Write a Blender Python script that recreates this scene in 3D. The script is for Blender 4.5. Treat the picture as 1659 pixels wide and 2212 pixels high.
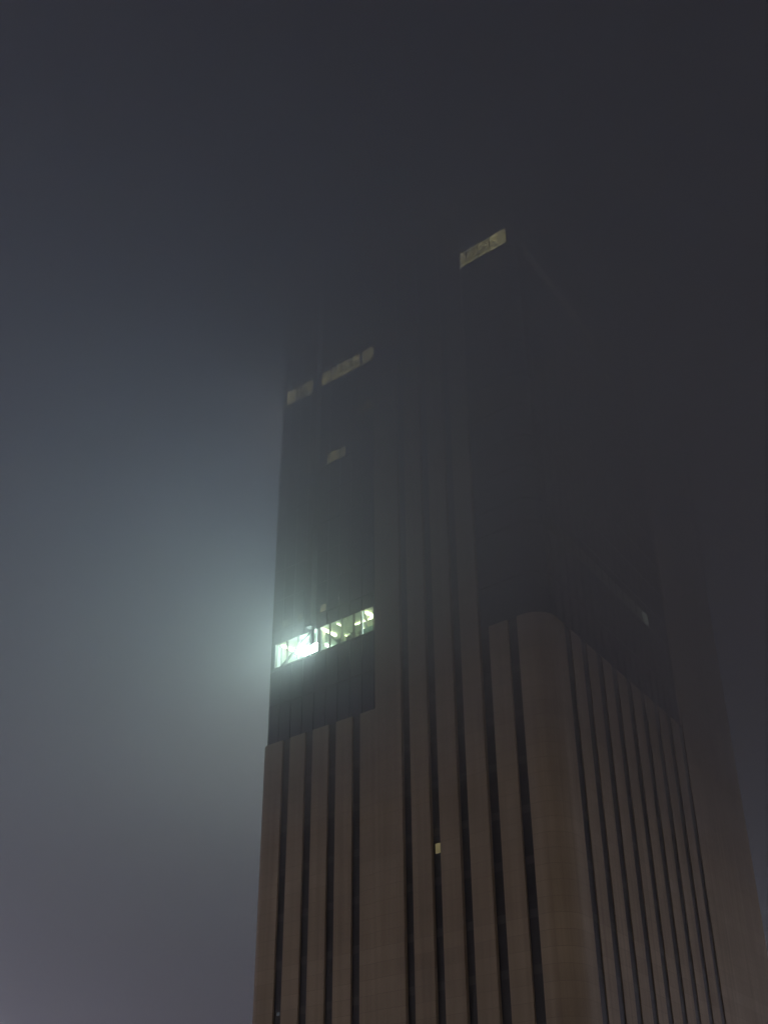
import bpy, math, random
from math import radians as R
from mathutils import Vector, Matrix
random.seed(7)
scn = bpy.context.scene
for o in list(bpy.data.objects): bpy.data.objects.remove(o)

# ---------------------------------------------------------------- camera
M = 4.5                                   # metres per facade unit (one pier + slot pitch)
EYE = 1.6
cam_d = bpy.data.cameras.new('camera'); cam = bpy.data.objects.new('camera', cam_d)
scn.collection.objects.link(cam); scn.camera = cam
scn.render.resolution_x, scn.render.resolution_y = 767, 1024
pitch, roll = R(32.2591), R(-0.5371)
F = Vector((0, math.cos(pitch), math.sin(pitch))); U = Vector((0, -math.sin(pitch), math.cos(pitch))); X = Vector((1, 0, 0))
X2 = X*math.cos(roll) + U*math.sin(roll); U2 = -X*math.sin(roll) + U*math.cos(roll)
mw = Matrix((X2, U2, -F)).transposed().to_4x4(); mw.translation = Vector((0, 0, EYE)); cam.matrix_world = mw
cam_d.sensor_fit = 'HORIZONTAL'; cam_d.sensor_width = 36.0
cam_d.lens = 2643.117/1659*36.0
cam_d.clip_start = 0.1; cam_d.clip_end = 6000

# ---------------------------------------------------------------- night sky: city glow low, dark blue above
w = bpy.data.worlds.new('World'); scn.world = w; w.use_nodes = True
nt = w.node_tree; nt.nodes.clear()
wo = nt.nodes.new('ShaderNodeOutputWorld'); bg = nt.nodes.new('ShaderNodeBackground')
tc = nt.nodes.new('ShaderNodeTexCoord'); sep = nt.nodes.new('ShaderNodeSeparateXYZ')
L = nt.links.new
nrm = nt.nodes.new('ShaderNodeVectorMath'); nrm.operation = 'NORMALIZE'
L(tc.outputs['Generated'], nrm.inputs[0]); L(nrm.outputs[0], sep.inputs[0])
cr = nt.nodes.new('ShaderNodeValToRGB')                  # strength by elevation: lights of the city on the horizon, night above
e = cr.color_ramp.elements
e[0].position = 0.0; e[0].color = (1, 1, 1, 1)
e[1].position = 1.0; e[1].color = (.0008, .0008, .0012, 1)
for p_, c_ in ((.035, (1, 1, 1, 1)), (.062, (.002, .002, .0024, 1)), (.25, (.0008, .0008, .0012, 1))):
    k = e.new(p_); k.color = c_
mx_ = nt.nodes.new('ShaderNodeMapRange'); mx_.inputs['From Min'].default_value = -.8; mx_.inputs['From Max'].default_value = .8
L(sep.outputs['X'], mx_.inputs['Value'])
def azim(left, right):                                   # colour of the glow by azimuth: cooler left, sodium-warm right
    q = nt.nodes.new('ShaderNodeMix'); q.data_type = 'RGBA'; q.inputs[6].default_value = (*left, 1); q.inputs[7].default_value = (*right, 1)
    L(mx_.outputs[0], q.inputs[0]); return q.outputs[2]
ahead = azim((1.2, 1.14, 1.42), (1.85, 1.75, 2.05)); behind = azim((.80, .63, .48), (.98, .82, .70))
mr = nt.nodes.new('ShaderNodeMapRange'); mr.inputs['From Min'].default_value = -.25; mr.inputs['From Max'].default_value = .25
L(sep.outputs['Y'], mr.inputs['Value']); L(sep.outputs['Z'], cr.inputs[0])
fb_ = nt.nodes.new('ShaderNodeMix'); fb_.data_type = 'RGBA'
L(mr.outputs[0], fb_.inputs[0]); L(behind, fb_.inputs[6]); L(ahead, fb_.inputs[7])
m1 = nt.nodes.new('ShaderNodeVectorMath'); m1.operation = 'MULTIPLY'
L(cr.outputs[0], m1.inputs[0]); L(fb_.outputs[2], m1.inputs[1]); L(m1.outputs[0], bg.inputs[0])
bg.inputs[1].default_value = 1.3
L(bg.outputs[0], wo.inputs[0])
scn.view_settings.view_transform = 'Standard'; scn.view_settings.look = 'None'
scn.view_settings.exposure = 0.36; scn.view_settings.gamma = 1.0; scn.view_settings.use_curve_mapping = False
cy_ = scn.cycles
cy_.max_bounces = 10; cy_.diffuse_bounces = 3; cy_.glossy_bounces = 2; cy_.transmission_bounces = 3
cy_.volume_bounces = 8; cy_.transparent_max_bounces = 16; cy_.sample_clamp_indirect = 10.0; cy_.sample_clamp_direct = 0
cy_.use_denoising = True; cy_.caustics_reflective = False; cy_.caustics_refractive = False

# ---------------------------------------------------------------- facade frame of reference
C = Vector((4.5546, 31.0458, 0))                        # the rounded corner between the two faces
au, av = R(140.2664), R(140.2664-82.5859)
u = Vector((math.cos(au), math.sin(au), 0)); v = Vector((math.cos(av), math.sin(av), 0))
def out(d, other):                                      # outward normal of a face
    n = Vector((d.y, -d.x, 0))
    return n if n.dot(other) < 0 else -n
nL, nR = out(u, v), out(v, u)
SL, TR = 11.30, 17.10                                   # far ends of the faces
CL = C + u*SL; CR = C + v*TR; CB = CL + v*TR
def world(p, z): return Vector((p.x*M, p.y*M, z*M + EYE))
def PL(s, d=0): return C + u*s - nL*d
def PR(t, d=0): return C + v*t - nR*d
def arc(V, da, db, na, nb, r, d, n=14, f0=0, f1=1):     # rounded corner at V between directions da, db
    th = da.angle(db); T = r/math.tan(th/2)
    cen = V + da*T - na*r
    a0 = math.atan2(na.y, na.x); a1 = math.atan2(nb.y, nb.x); dl = (a1-a0+math.pi) % (2*math.pi) - math.pi
    return [cen + Vector((math.cos(a0+dl*(f0+(f1-f0)*i/n)), math.sin(a0+dl*(f0+(f1-f0)*i/n)), 0))*(r-d) for i in range(n+1)], T
RC, RL, RR = 0.68, 0.42, 0.62
nB = -nR                                                # left (hidden) side normal
nE = -nL                                                # far back normal
def arcC(d): return arc(C, u, v, nL, nR, RC, d)
def arcL(d): return arc(CL, v, -u, nB, nL, RL, d)
def arcR(d): return arc(CR, -v, u, nR, nE, RR, d)

# ---------------------------------------------------------------- materials
def mat(name): 
    m = bpy.data.materials.new(name); m.use_nodes = True
    t = m.node_tree; return m, t, t.nodes['Principled BSDF']
def stone():
    m, t, b = mat('stone')
    N = t.nodes.new; K = t.links.new
    geo = N('ShaderNodeNewGeometry'); mp = N('ShaderNodeMapping'); K(geo.outputs['Position'], mp.inputs[0])
    n1 = N('ShaderNodeTexNoise'); n1.inputs['Scale'].default_value = 0.11; n1.inputs['Detail'].default_value = 5; K(mp.outputs[0], n1.inputs[0])
    mp2 = N('ShaderNodeMapping'); mp2.inputs['Scale'].default_value = (1.3, 1.3, 0.03); K(geo.outputs['Position'], mp2.inputs[0])
    n2 = N('ShaderNodeTexNoise'); n2.inputs['Scale'].default_value = 1.0; n2.inputs['Detail'].default_value = 4; K(mp2.outputs[0], n2.inputs[0])
    # slab joints: thin dark lines every few metres of height, panels differ slightly
    sp = N('ShaderNodeSeparateXYZ'); K(geo.outputs['Position'], sp.inputs[0])
    dv = N('ShaderNodeMath'); dv.operation = 'DIVIDE'; dv.inputs[1].default_value = 1.85; K(sp.outputs['Z'], dv.inputs[0])
    fr = N('ShaderNodeMath'); fr.operation = 'FRACT'; K(dv.outputs[0], fr.inputs[0])
    ln = N('ShaderNodeMath'); ln.operation = 'LESS_THAN'; ln.inputs[1].default_value = 0.03; K(fr.outputs[0], ln.inputs[0])
    fl = N('ShaderNodeMath'); fl.operation = 'FLOOR'; K(dv.outputs[0], fl.inputs[0])
    wn = N('ShaderNodeTexWhiteNoise'); wn.noise_dimensions = '1D'; K(fl.outputs[0], wn.inputs['W'])
    r1 = N('ShaderNodeValToRGB'); r1.color_ramp.elements[0].position = .3; r1.color_ramp.elements[1].position = .72
    r1.color_ramp.elements[0].color = (0.165, 0.128, 0.09, 1); r1.color_ramp.elements[1].color = (0.295, 0.24, 0.175, 1)
    ad = N('ShaderNodeMath'); ad.operation = 'MULTIPLY_ADD'; ad.inputs[1].default_value = .5
    h = N('ShaderNodeMath'); h.operation = 'MULTIPLY'; h.inputs[1].default_value = .5; K(n1.outputs[0], h.inputs[0])
    K(n2.outputs[0], ad.inputs[0]); K(h.outputs[0], ad.inputs[2])
    ad2 = N('ShaderNodeMath'); ad2.operation = 'MULTIPLY_ADD'; ad2.inputs[1].default_value = .08; K(wn.outputs[0], ad2.inputs[0]); K(ad.outputs[0], ad2.inputs[2])
    K(ad2.outputs[0], r1.inputs[0])
    mx = N('ShaderNodeMix'); mx.data_type = 'RGBA'; mx.inputs[7].default_value = (0.19, 0.15, 0.11, 1)
    K(ln.outputs[0], mx.inputs[0]); K(r1.outputs[0], mx.inputs[6]); K(mx.outputs[2], b.inputs['Base Color'])
    b.inputs['Roughness'].default_value = .75
    return m
def simple(name, col, rough, metal=0.0, scale=2.0, var=.15, bump=0):
    m, t, b = mat(name); N = t.nodes.new; K = t.links.new
    geo = N('ShaderNodeNewGeometry'); n = N('ShaderNodeTexNoise'); n.inputs['Scale'].default_value = scale; n.inputs['Detail'].default_value = 4
    K(geo.outputs['Position'], n.inputs[0])
    r = N('ShaderNodeValToRGB'); r.color_ramp.elements[0].position = .35; r.color_ramp.elements[1].position = .65
    r.color_ramp.elements[0].color = (*[c*(1-var) for c in col], 1); r.color_ramp.elements[1].color = (*[c*(1+var) for c in col], 1)
    K(n.outputs[0], r.inputs[0]); K(r.outputs[0], b.inputs['Base Color'])
    b.inputs['Roughness'].default_value = rough; b.inputs['Metallic'].default_value = metal
    return m
def emit(name, col, st, spread=0.0, scale=.6):
    m = bpy.data.materials.new(name); m.use_nodes = True; t = m.node_tree; t.nodes.clear(); N = t.nodes.new; K = t.links.new
    o = N('ShaderNodeOutputMaterial'); em = N('ShaderNodeEmission'); em.inputs[0].default_value = (*col, 1); em.inputs[1].default_value = st
    if spread:
        geo = N('ShaderNodeNewGeometry'); n = N('ShaderNodeTexNoise'); n.inputs['Scale'].default_value = scale; n.inputs['Detail'].default_value = 2
        K(geo.outputs['Position'], n.inputs[0]); q = N('ShaderNodeMapRange'); q.inputs['From Min'].default_value = .38; q.inputs['From Max'].default_value = .66
        q.inputs['To Min'].default_value = st*(1-spread); q.inputs['To Max'].default_value = st*(1+spread)
        K(n.outputs[0], q.inputs[0]); K(q.outputs[0], em.inputs[1])
    K(em.outputs[0], o.inputs[0]); return m
def pane_mat():
    m = bpy.data.materials.new('clear_glass'); m.use_nodes = True; t = m.node_tree; t.nodes.clear(); N = t.nodes.new; K = t.links.new
    o = N('ShaderNodeOutputMaterial'); tr = N('ShaderNodeBsdfTransparent'); tr.inputs[0].default_value = (.86, .93, .90, 1)
    gl = N('ShaderNodeBsdfGlossy'); gl.inputs['Roughness'].default_value = .05; mx = N('ShaderNodeMixShader'); mx.inputs[0].default_value = .07
    K(tr.outputs[0], mx.inputs[1]); K(gl.outputs[0], mx.inputs[2]); K(mx.outputs[0], o.inputs[0]); return m
MS = stone()
MG = simple('dark_glass', (0.016, 0.022, 0.050), .22, 0, .35, .08)
MW = simple('slot_glass', (0.010, 0.010, 0.013), .30, 0, .5, .3); MW.node_tree.nodes['Principled BSDF'].inputs['Specular IOR Level'].default_value = .2
def floor_lines(m):                                      # pale spandrel lines between the storeys of a slot
    t = m.node_tree; N = t.nodes.new; K = t.links.new; b = t.nodes['Principled BSDF']
    src = b.inputs['Base Color'].links[0].from_socket
    geo = N('ShaderNodeNewGeometry'); sp = N('ShaderNodeSeparateXYZ'); K(geo.outputs['Position'], sp.inputs[0])
    dv = N('ShaderNodeMath'); dv.operation = 'DIVIDE'; dv.inputs[1].default_value = 6.15; K(sp.outputs['Z'], dv.inputs[0])
    fr = N('ShaderNodeMath'); fr.operation = 'FRACT'; K(dv.outputs[0], fr.inputs[0])
    lt = N('ShaderNodeMath'); lt.operation = 'LESS_THAN'; lt.inputs[1].default_value = .16; K(fr.outputs[0], lt.inputs[0])
    mx = N('ShaderNodeMix'); mx.data_type = 'RGBA'; mx.inputs[7].default_value = (.030, .029, .030, 1)
    K(lt.outputs[0], mx.inputs[0]); K(src, mx.inputs[6]); K(mx.outputs[2], b.inputs['Base Color'])
floor_lines(MW)
MB = simple('core', (0.02, 0.02, 0.02), .9)
MF = simple('frame_metal', (0.022, 0.024, 0.030), .6)
MI = simple('painted_plaster', (0.62, 0.70, 0.64), .8, 0, .8, .06)
MC = simple('ceiling_board', (0.50, 0.55, 0.46), .85, 0, 1.5, .10)
MWH = simple('white_paint', (0.80, 0.86, 0.84), .6, 0, 1., .05)
MST = simple('brace_steel', (0.16, 0.20, 0.18), .6, 0, 3, .1)
MLF = simple('leaves', (0.035, 0.05, 0.04), .7, 0, 6, .4)
MPT = simple('pot_clay', (0.10, 0.08, 0.07), .8)
MP = pane_mat()
ME_tube = emit('tube_light', (1.0, 1.0, 0.60), 13)
ME_cool = emit('tube_light_cool', (0.80, 1.0, 0.88), 14)
ME_flood = emit('flood_panel', (0.84, 1.0, 0.98), 300)
MFR = bpy.data.materials.new('frosted_glass'); MFR.use_nodes = True; _t = MFR.node_tree; _t.nodes.clear()
_o = _t.nodes.new('ShaderNodeOutputMaterial'); _a = _t.nodes.new('ShaderNodeBsdfTranslucent'); _a.inputs[0].default_value = (.72, .86, .88, 1)
_b = _t.nodes.new('ShaderNodeBsdfDiffuse'); _b.inputs[0].default_value = (.7, .8, .8, 1); _m = _t.nodes.new('ShaderNodeMixShader'); _m.inputs[0].default_value = .25
_t.links.new(_a.outputs[0], _m.inputs[1]); _t.links.new(_b.outputs[0], _m.inputs[2]); _t.links.new(_m.outputs[0], _o.inputs[0])
ME_unseen_win = emit('unseen_window_glow', (1.0, .93, .84), 7)  # unseen windows added on the left side
ME_added_up = emit('added_uplight_glow', (0.84, 1.0, 0.87), 46)  # lamps added out of view for the glow in the cloud

# ---------------------------------------------------------------- mesh helpers
def link(o, parent=None):
    scn.collection.objects.link(o)
    if parent: o.parent = parent
    return o
class MBd:
    def __init__(s): s.v = []; s.f = []
    def prism(s, ring, z0, z1):                          # ring: plan points (facade units)
        n = len(ring); b = len(s.v)
        s.v += [world(p, z0) for p in ring] + [world(p, z1) for p in ring]
        s.f.append(tuple(b+i for i in range(n))[::-1]); s.f.append(tuple(b+n+i for i in range(n)))
        for i in range(n):
            j = (i+1) % n; s.f.append((b+i, b+j, b+n+j, b+n+i))
        return s
    def strip(s, outer, inner, z0, z1):                  # curved wall: outer and inner plan paths, quads only
        b = len(s.v); n = len(outer)
        for p, q in zip(outer, inner): s.v += [world(p, z0), world(p, z1), world(q, z0), world(q, z1)]
        for i in range(n-1):
            a = b+4*i; c = a+4
            s.f += [(a, c, c+1, a+1), (a+2, a+3, c+3, c+2), (a+1, c+1, c+3, a+3), (a, a+2, c+2, c)]
        a = b; s.f.append((a, a+1, a+3, a+2)); a = b+4*(n-1); s.f.append((a, a+2, a+3, a+1))
        return s
    def beam(s, A, B, wd, up=Vector((0, 0, 1))):         # square bar between world points
        d = (B-A).normalized(); x = d.cross(up)
        if x.length < 1e-3: x = d.cross(Vector((1, 0, 0)))
        x.normalize(); y = x.cross(d); b = len(s.v)
        for P in (A, B):
            for i, j in ((-1, -1), (1, -1), (1, 1), (-1, 1)): s.v.append(P + x*i*wd/2 + y*j*wd/2)
        s.f += [(b, b+1, b+2, b+3), (b+7, b+6, b+5, b+4)]
        for i in range(4): j = (i+1) % 4; s.f.append((b+i, b+4+i, b+4+j, b+j))
        return s
    def build(s, name, m, parent=None, origin=None, smooth=False, label=None):
        me = bpy.data.meshes.new(name); inv = -(parent.location if parent else Vector())
        me.from_pydata([tuple(p+inv) for p in s.v], [], s.f); me.materials.append(m); me.update()
        import bmesh
        bm = bmesh.new(); bm.from_mesh(me); bmesh.ops.recalc_face_normals(bm, faces=bm.faces); bm.to_mesh(me); bm.free()
        o = link(bpy.data.objects.new(name, me), parent)
        if label: o['label'] = label
        return o
def boxL(s0, s1, d0, d1, z0, z1): return MBd().prism([PL(s0, d0), PL(s1, d0), PL(s1, d1), PL(s0, d1)], z0, z1)
def boxR(t0, t1, d0, d1, z0, z1): return MBd().prism([PR(t0, d0), PR(t1, d0), PR(t1, d1), PR(t0, d1)], z0, z1)

# ---------------------------------------------------------------- ground
gm = simple('asphalt', (0.05, 0.05, 0.052), .8, 0, .8, .25)
g = MBd(); g.v = [Vector((x, y, 0)) for x, y in ((-330, -280), (500, -280), (500, 1250), (-330, 1250))]; g.f = [(0, 1, 2, 3)]
go = g.build('ground', gm); go['kind'] = 'structure'; go['label'] = 'dark asphalt ground around the tower'

# ---------------------------------------------------------------- the tower
tower = bpy.data.objects.new('office_tower', None); link(tower)
cen = (C+CL+CR+CB)/4; tower.location = (cen.x*M, cen.y*M, 0)
tower['label'] = 'brown stone skyscraper with dark vertical slots, its top lost in fog'; tower['category'] = 'skyscraper'
ZB = -EYE/M; ZT = 34.2                                   # ground line and roof
zA, zR = 14.9935, 16.3612                                # foot of the left and of the right glass
DP = 0.42                                                # thickness of the stone skin
SW = 0.165                                               # half width of a slot
PROUD = -0.05
a0 = 10.1302
slots = [a0-k for k in range(10) if k != 4]              # 10.13 .. 1.13
js = 6.3246                                              # joint beside the central shaft
SHR = slots[-2]+SW                                       # right edge of the shaft = left edge of slot 8
tslots = [1.5281+1.1424*j for j in range(9)]; TW = .205
GTR = tslots[-1]+TW                                      # end of right glass
# recessed dark core behind everything
inset = 1.62
def inner_poly(d):
    return [C + (u+v)*d*1.12, CL + (v-u)*d*1.12, CB - (u+v)*d*1.12, CR + (u-v)*d*1.12]
MBd().prism(inner_poly(inset), ZB, ZT-.3).build('core', MB, tower)
# --- stone piers, left face, below the left glass
def edges(lo, hi, sl, w_):
    xs = [lo]; 
    for q in sorted(sl): xs += [q-w_, q+w_]
    xs.append(hi); return [(xs[i], xs[i+1]) for i in range(0, len(xs), 2)]
left_slots = [q for q in slots if q > js]
_, TL = arcL(0)
for s0, s1 in edges(js, SL-TL, left_slots, SW):
    if s1 > SL-TL-1e-6:                                  # rounded end pier of the left corner
        ro, _ = arcL(0); ri, _ = arcL(DP*.9)
        o_ = [CL+v*2.2-nB*0] + ro + [PL(s0, 0)]; i_ = [CL+v*2.2-nB*DP*.9] + ri + [PL(s0, DP*.9)]
        MBd().strip(o_, i_, ZB, zA).build('stone_pier', MS, tower, label='rounded stone end pier at the left corner')
    else: boxL(s0, s1, 0, DP, ZB, zA).build('stone_pier', MS, tower)
# --- shaft piers, full height, a little proud of the left face
shaft_slots = [q for q in slots if SHR < q < js]
for s0, s1 in edges(SHR, js-0.012, shaft_slots, SW):
    boxL(s0, s1, PROUD, DP, ZB, ZT).build('stone_pier', MS, tower)
# --- piers right of the shaft, below the right glass, and the broad rounded corner pier
boxL(slots[-1]+SW, SHR-2*SW, 0, DP, ZB, zR).build('stone_pier', MS, tower)
ro, _ = arcC(0); ri, _ = arcC(DP)
MBd().strip([PL(slots[-1]-SW, 0)] + ro + [PR(tslots[0]-TW, 0)], [PL(slots[-1]-SW, DP)] + ri + [PR(tslots[0]-TW, DP)], ZB, zR).build('corner_pier', MS, tower)
for j in range(8): boxR(tslots[j]+TW, tslots[j+1]-TW, 0, DP, ZB, zR).build('stone_pier', MS, tower)
# --- plain stone beyond the last slot, rounded far corner, full height
ro, TRt = arcR(0); ri, _ = arcR(DP)
MBd().strip([PR(GTR, 0)] + ro + [CR+u*3], [PR(GTR, DP)] + ri + [CR+u*3+nL*DP], ZB, ZT).build('end_wall', MS, tower)
# --- hidden back and side walls
MBd().strip([CR+u*3, CR+u*SL*.98], [CR+u*3+nL*DP, CR+u*SL*.98+nL*DP], ZB, ZT-.02).build('back_wall', MS, tower)
MBd().strip([CL+v*2.2, CL+v*TR*.99], [CL+v*2.2+nR*DP, CL+v*TR*.99+nR*DP], ZB, ZT-.04).build('side_wall', MS, tower)
# --- slots
for q in left_slots: boxL(q-SW, q+SW, .07, DP+.02, ZB, zA).build('window_slot', MW, tower)
slotobj = {}
for q in shaft_slots: slotobj[q] = boxL(q-SW, q+SW, .07, DP+.02, ZB, ZT-.02).build('window_slot', MW, tower)
for q in slots[-2:]: boxL(q-SW, q+SW, .07, DP+.02, ZB, zR).build('window_slot', MW, tower)
for q in tslots: boxR(q-TW, q+TW, .03, DP+.02, ZB, zR).build('window_slot', MW, tower)
# --- glazing, floor by floor
fl_left = [zA, 16.37, 17.7289, 18.6337, 19.15, 20.35, 21.55, 22.75, 23.95, 25.15, 26.65, 27.8, 28.9, 29.9, 30.9, 32.2, 33.5, ZT-.05]
fl_right = [zR, 17.73, 19.5, 20.35, 21.55, 22.75, 23.95, 25.15, 26.65, 27.8, 28.9, 29.9, 30.8991, 31.62, 32.6, 33.5, ZT-.05]
GD = .07
def left_path(d):
    r_, _ = arcL(d); return [CL+v*2.2-nB*d] + r_ + [PL(js, d)]
def right_path(d):
    r_, _ = arcC(d); return [PL(SHR, d)] + r_ + [PR(GTR, d)]
def mull(b, z0, z1, side):
    if side == 'L':
        for i in range(9):
            q = js+.12+.517*i
            b.prism([PL(q-.018, GD-.03), PL(q+.018, GD-.03), PL(q+.018, GD+.01), PL(q-.018, GD+.01)], z0, z1)
    else:
        for q in (.98, 1.5, 2.0): b.prism([PL(q-.018, GD-.03), PL(q+.018, GD-.03), PL(q+.018, GD+.01), PL(q-.018, GD+.01)], z0, z1)
        for i in range(18):
            q = .95+.571*i
            b.prism([PR(q-.018, GD-.03), PR(q+.018, GD-.03), PR(q+.018, GD+.01), PR(q-.018, GD+.01)], z0, z1)
    return b
for z0, z1 in zip(fl_left, fl_left[1:]):
    if abs(z0-17.7289) < .01: continue                   # the lit floor has clear panes
    b = MBd().strip(left_path(GD), left_path(GD+.1), z0+.002, z1-.03); mull(b, z0+.03, z1-.06, 'L')
    b.build('glass_band', MG, tower)
for z0, z1 in zip(fl_right, fl_right[1:]):
    b = MBd().strip(right_path(GD), right_path(GD+.1), z0+.002, z1-.03); mull(b, z0+.03, z1-.06, 'R')
    b.build('glass_band', MG, tower)
# slab edge behind the joints between bands
MBd().strip(left_path(GD+.12), left_path(GD+.3), zA, 17.55).build('spandrel_wall', MB, tower)
MBd().strip(left_path(GD+.12), left_path(GD+.3), 18.72, ZT-.1).build('spandrel_wall', MB, tower)
MBd().strip(right_path(GD+.12), right_path(GD+.3), zR, ZT-.1).build('spandrel_wall', MB, tower)
# dark vertical fin that climbs the left glass
boxL(9.00, 9.20, -.20, GD-.002, 18.66, ZT-.1).build('facade_fin', MF, tower)
# roof
MBd().prism([C+(u+v)*.3, CL+(v-u)*.3, CB-(u+v)*.3, CR+(u-v)*.3], ZT-.25, ZT-.08).build('roof', MB, tower)

# ---------------------------------------------------------------- the lit floor
z1_, z2_ = 17.7289, 18.6337
S0, S1 = js+.005, 10.90                                  # room from the shaft to the corner column
D0, D1 = GD, 1.50
floor_ = boxL(S0, S1+.1, .17, D1+.05, z1_-.14, z1_-.01).build('floor_slab', MI, tower)
sill = boxL(S0, S1+.1, GD-.04, .165, z1_-.07, z1_).build('window_sill', MF, tower)
ceil = boxL(S0, S1+.1, .10, D1+.05, z2_, z2_+.06).build('room_ceiling', MC, tower)
boxL(S0, S1+.1, D1, D1+.05, z1_-.01, z2_).build('room_wall', MI, tower)
boxL(S1+.03, S1+.1, .18, D1, z1_-.01, z2_).build('room_wall', MI, tower)
# corner glass beyond the lit room
r_, _ = arcL(GD); r2, _ = arcL(GD+.1)
MBd().strip([CL+v*2.2-nB*GD]+r_+[PL(S1, GD)], [CL+v*2.2-nB*(GD+.1)]+r2+[PL(S1, GD+.1)], z1_+.002, z2_-.03).build('glass_band', MG, tower)
mps = [6.455, 6.99, 7.31, 7.834, 8.366, 8.86, 9.24, 9.796, 10.317, 10.86]
for i, (a, b_) in enumerate(zip([S0]+mps, mps)):
    if b_-a > .03: boxL(a+.012, b_-.012, GD+.02, GD+.028, z1_+.01, z2_-.01).build('window_pane', MP, tower)
for i, q in enumerate(mps):
    wd = .03 if q in (8.86,) else .010
    white = q in (10.86, 6.99, 7.834, 10.317-9)
    boxL(q-wd, q+wd, GD-.03, GD+.05, z1_, z2_-.002).build('mullion', MWH if white else MF, tower)
boxL(10.68, 10.76, .20, .28, z1_, z2_).build('column', MWH, tower)
boxL(6.90, 6.94, .22, .30, z1_, z2_).build('column', MWH, tower)
boxL(9.06, 9.18, GD-.045, GD+.0, z1_+.35, z2_+.03).build('facade_fin', MF, tower)
boxL(8.9, 9.02, .3, .42, z1_, z2_).build('column', MWH, tower)
def wl(s, d, z): return world(PL(s, d), z)
# diagonal steel braces behind the glass
MBd().beam(wl(10.74, .16, z1_+.0), wl(9.30, .16, z2_-.0), .30).build('brace', MST, tower)
MBd().beam(wl(10.10, .75, z1_+.0), wl(9.2, .75, z2_-.0), .22).build('brace', MST, tower)
MBd().beam(wl(8.95, .55, z2_-.02), wl(8.0, .55, z1_+.02), .24).build('brace', MST, tower)
MBd().beam(wl(8.30, .9, z2_-.02), wl(7.3, .9, z1_+.02), .22).build('brace', MST, tower)
# low white screens standing at the glass
boxL(9.80, 10.30, .42, .45, z1_-.01, z1_+.20).build('parapet_screen', MFR, tower)
boxL(9.26, 9.78, .42, .45, z1_-.01, z1_+.16).build('parapet_screen', MFR, tower)
boxL(6.34, 6.97, .14, .17, z1_-.01, z1_+.27).build('parapet_screen', MFR, tower)
boxL(8.4, 8.84, .20, .23, z1_-.01, z1_+.12).build('parapet_screen', MFR, tower)
# ceiling tubes, some running inwards, one along the glass
def tube(p, q, w_=.16, m=ME_tube, label=None):
    MBd().beam(p, q, w_).build('ceiling_light', m, tower, label=label)
zt = z2_-.05
for q in (10.66, 8.76, 6.88): tube(wl(q, .18, zt), wl(q, .80, zt), .27)
for q in (10.52, 6.76): tube(wl(q, .35, zt-.12), wl(q, .80, zt-.12), .12, ME_tube)
tube(wl(8.14, .18, zt), wl(8.14, .40, zt), .09)
tube(wl(7.80, .62, zt), wl(6.98, .62, zt), .10)
tube(wl(10.22, .85, zt), wl(10.08, .85, zt), .26)
for q in (10.3, 9.9, 9.5): tube(wl(q, 1.05, zt), wl(q, 1.45, zt), .26, ME_cool)
ME_edge_glow = emit('glass_edge_glow', (.86, 1, .92), 2.2)  # emission put on thin bars for light caught in the glass edges
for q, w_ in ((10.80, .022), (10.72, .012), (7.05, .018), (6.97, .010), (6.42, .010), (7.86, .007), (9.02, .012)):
    boxL(q-w_, q+w_, .13, .15, z1_+.01, z2_-.01).build('glowing_edge', ME_edge_glow, tower)
for q in (8.5, 7.7, 7.2, 6.6): tube(wl(q, 1.0, zt), wl(q, 1.45, zt), .09, ME_tube)
# the lit floor runs on round the corner: unseen glowing windows added on the left side to light the fog
# added lamp troughs below them, tilted upwards to make the broad glow beside the tower
for i in range(13):
    q0 = 3.2+1.03*i
    A_, B_ = CL+v*q0, CL+v*(q0+.98)
    hs = MBd()
    for P_ in (A_, B_): hs.v += [world(P_+nB*.01, z1_+.08), world(P_+nB*.40, z1_+.08), world(P_+nB*.40, z1_+.17), world(P_+nB*.01, z1_+.56)]
    hs.f = [(0, 1, 2, 3), (7, 6, 5, 4), (0, 4, 5, 1), (1, 5, 6, 2), (2, 6, 7, 3), (3, 7, 4, 0)]
    o0, o1 = A_+nB*.012, B_+nB*.012
    MBd().prism([o0, o1, o1-nB*.05, o0-nB*.05], z1_+.60, z2_-.04).build('unseen_side_window', ME_unseen_win, tower)
    ho = hs.build('added_uplight', MF, tower, label='added unseen lamp trough tilted upwards on the left side of the tower')
    gl_ = MBd(); up_ = Vector((0, 0, .03))
    gl_.v = [world(A_+v*.03+nB*.39, z1_+.18)+up_-tower.location, world(B_-v*.03+nB*.39, z1_+.18)+up_-tower.location,
             world(B_-v*.03+nB*.03, z1_+.54)+up_-tower.location, world(A_+v*.03+nB*.03, z1_+.54)+up_-tower.location]
    gl_.f = [(0, 1, 2, 3)]; go_ = gl_.build('lamp_glass', ME_added_up, None); go_.parent = ho
# yellow bright wall panel and the big floodlit panel that makes the glow
boxL(8.40, 8.80, .62, .66, z1_+.02, z1_+.22).build('light_panel', emit('warm_panel', (1, .98, .62), 5), tower, label='yellow lit panel behind the glass')
fl_ = boxL(9.10, 9.78, .31, .40, z1_+.21, z1_+.54).build('flood_light', MF, tower, label='glaring white flood light behind the glass')
fb = MBd(); fb.v = [wl(9.12, .305, z1_+.23), wl(9.76, .305, z1_+.23), wl(9.76, .305, z1_+.52), wl(9.12, .305, z1_+.52)]; fb.f = [(0, 1, 2, 3)]
fb.v = [p - tower.location for p in fb.v]; fo = fb.build('lamp_glass', ME_flood, None); fo.parent = fl_
boxL(6.335, 6.43, .12, .15, z1_+.28, z1_+.50).build('light_panel', emit('warm_panel_small', (1, 1, .66), 7), tower, label='small yellow lamp beside the shaft')

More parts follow.
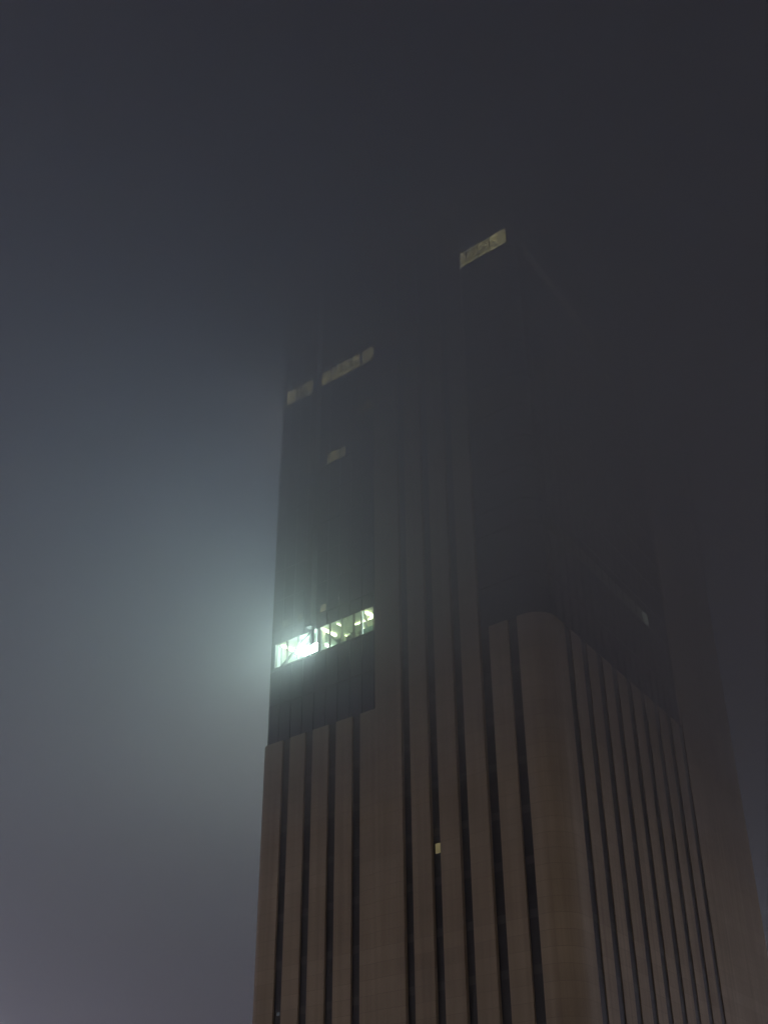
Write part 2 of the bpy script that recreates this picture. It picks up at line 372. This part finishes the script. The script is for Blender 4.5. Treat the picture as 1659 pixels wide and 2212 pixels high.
# ---------------------------------------------------------------- other lit windows
def litL(s0, s1, z0, z1, st, col=(1, .90, .40), sp=.5, par=tower, d=None):
    st *= .24 if z0 > 24 else 1; sp = max(sp, .5) if z0 > 24 else sp
    m = emit('lit_blind', col, st, sp, .9)
    d = GD-.012 if d is None else d
    boxL(s0, s1, d, d+.008, z0, z1).build('lit_window', m, par)
def litR(t0, t1, z0, z1, st, col=(1, .95, .7), sp=.5):
    m = emit('lit_blind', col, st, sp, 1.1)
    boxR(t0, t1, GD-.012, GD-.004, z0, z1).build('lit_window', m, tower)
litL(4.05, 4.225, 10.08, 10.36, .11, (1, .85, .42), .1, d=.058)
litL(10.06, 10.18, 6.55, 6.64, .035, (.8, .9, 1), .1, d=.058)
for s0, s1, st in ((8.50, 8.80, .16), (9.22, 9.34, .10), (9.6, 9.85, .05), (10.3, 10.6, .03)): litL(s0, s1, 19.19, 19.45, st)
for s0, s1, st in ((10.35, 10.82, 2.3), (9.72, 10.30, 1.), (9.2, 9.70, 2.2), (8.66, 9.0, 1.8), (8.15, 8.64, 1.5), (7.63, 8.13, 1.7), (7.1, 7.6, 1.8), (6.6, 6.98, 1.1), (6.34, 6.58, 2.0)):
    litL(s0, s1, 28.93, 29.55, st)
for s0, s1, z0, z1, st in ((8.15, 8.62, 25.2, 25.62, 1.0), (7.75, 8.13, 25.2, 25.6, .7), (9.25, 9.55, 25.2, 25.5, .8), (6.4, 6.75, 26.7, 27.1, .35), (6.8, 7.2, 26.7, 27.0, .2), (6.5, 6.6, 27.83, 27.87, 3.)):
    litL(s0, s1, z0, z1, st)
for s0, s1, st in ((.28, .60, 2.4), (.61, .98, 3.2), (1.0, 1.48, 2.2), (1.52, 1.98, 1.9), (2.02, 2.27, 1.9)): litL(s0, s1, 30.93, 31.59, st*1.5, sp=.2)
litL(.50, .82, 30.95, 31.08, 3, sp=.1, d=GD-.024)
for i in range(14):
    t0 = .98+.571*i
    litR(t0, t0+.53, 19.54, 19.95, .002+.014*(i/13)**3+(.05 if i == 13 else 0), (.85, 1, .85))
for i in range(11):
    t0 = .98+.571*i
    litR(t0, t0+.53, 30.93, 31.5, .07)
litR(7.9, 8.25, 29.94, 30.3, .12)

# upper floors carried round the left side: unseen windows added to brighten the fog
for z0_, z1q, n_, m_ in ((28.93, 29.7, 9, emit('unseen_glow_warm', (1, .93, .74), 12)), (30.93, 31.6, 6, emit('unseen_glow_dim', (1, .95, .75), 9))):
    for i in range(n_):
        o0 = CL+v*(.5+1.2*i)+nB*.01; o1 = CL+v*(1.5+1.2*i)+nB*.01
        MBd().prism([o0, o1, o1-nB*.05, o0-nB*.05], z0_, z1q).build('unseen_side_window', m_, tower)
# ---------------------------------------------------------------- plants standing on the lit floor
def plant(name, s, d, h, rad, label):
    root = bpy.data.objects.new(name, None); root.location = world(PL(s, d), z1_-.01); link(root)
    root['label'] = label; root['category'] = 'plant'; root['group'] = 'plants behind the glass of the lit floor'
    pt = MBd(); b = root.location; n = 12
    for k_, (r_, z_) in enumerate(((.22, 0), (.30, .42), (.26, .42), (.24, .36))):
        for i in range(n): pt.v.append(b + Vector((math.cos(i*2*math.pi/n)*r_, math.sin(i*2*math.pi/n)*r_, z_)))
    for k_ in range(3):
        for i in range(n): j = (i+1) % n; pt.f.append((k_*n+i, k_*n+j, (k_+1)*n+j, (k_+1)*n+i))
    pt.f.append(tuple(range(n))[::-1]); pt.f.append(tuple(range(3*n, 4*n)))
    pt.build('pot', MPT, root)
    lf = MBd()
    for i in range(260):
        a, e_ = random.uniform(0, 6.283), random.uniform(-.5, 1.5)
        rr = rad*random.uniform(.35, 1)
        c = b + Vector((math.cos(a)*math.cos(e_)*rr, math.sin(a)*math.cos(e_)*rr, h*.6 + math.sin(e_)*rr*.9))
        q = Vector((random.uniform(-1, 1), random.uniform(-1, 1), random.uniform(-.3, 1))).normalized(); r2_ = q.orthogonal().normalized()
        k_ = len(lf.v); lf.v += [c, c+q*.12+r2_*.045, c+q*.26, c+q*.12-r2_*.045]; lf.f.append((k_, k_+1, k_+2, k_+3))
    lf.build('foliage', MLF, root)
plant('potted_plant', 7.42, .17, 1.35, .55, 'bushy dark potted plant at the glass, rightmost on the lit floor')
plant('potted_plant', 7.62, .18, 1.15, .45, 'small dark potted plant second from the right behind the lit glass')
plant('potted_plant', 8.05, .18, 1.25, .50, 'dark rounded potted plant left of the bright ceiling tube')
plant('potted_plant', 7.12, .18, 1.2, .45, 'dark potted plant beside the white column near the shaft')

# ---------------------------------------------------------------- air: thin haze below, low cloud the tower climbs into
def vol(name, x, z0, z1, dens, col, label, aniso=.72):
    m = bpy.data.materials.new(name+'_air'); m.use_nodes = True; t = m.node_tree; t.nodes.clear()
    o = t.nodes.new('ShaderNodeOutputMaterial'); pv = t.nodes.new('ShaderNodeVolumePrincipled')
    pv.inputs['Density'].default_value = dens; pv.inputs['Color'].default_value = (*col, 1); pv.inputs['Anisotropy'].default_value = aniso
    pv.inputs['Density Attribute'].default_value = ''
    t.links.new(pv.outputs[0], o.inputs['Volume'])
    b = MBd(); b.v = [Vector((a, c, z)) for z in (z0, z1) for a, c in ((-335-x, -285-x), (505+x, -285-x), (505+x, 1255+x), (-335-x, 1255+x))]
    b.f = [(3, 2, 1, 0), (4, 5, 6, 7), (0, 1, 5, 4), (1, 2, 6, 5), (2, 3, 7, 6), (3, 0, 4, 7)]
    ob = b.build(name, m); ob['kind'] = 'stuff'; ob['label'] = label
vol('haze', 6, -1, 176, .0002, (.97, .975, .985), 'thin grey night haze around the tower', .3)
vol('low_cloud', 5, 40, 175, .0014, (.98, .985, .99), 'low cloud base the middle of the tower enters', .48)
vol('low_cloud', 4, 54, 174, .0048, (.975, .98, .99), 'thicker low cloud round the glass floors', .48)
vol('low_cloud', 3, 70, 173, .0095, (.91, .94, .99), 'dense cloud above the lit floor', .45)
vol('low_cloud', 2, 105, 172, .019, (.42, .54, .80), 'densest cloud hiding the top of the tower', .5)
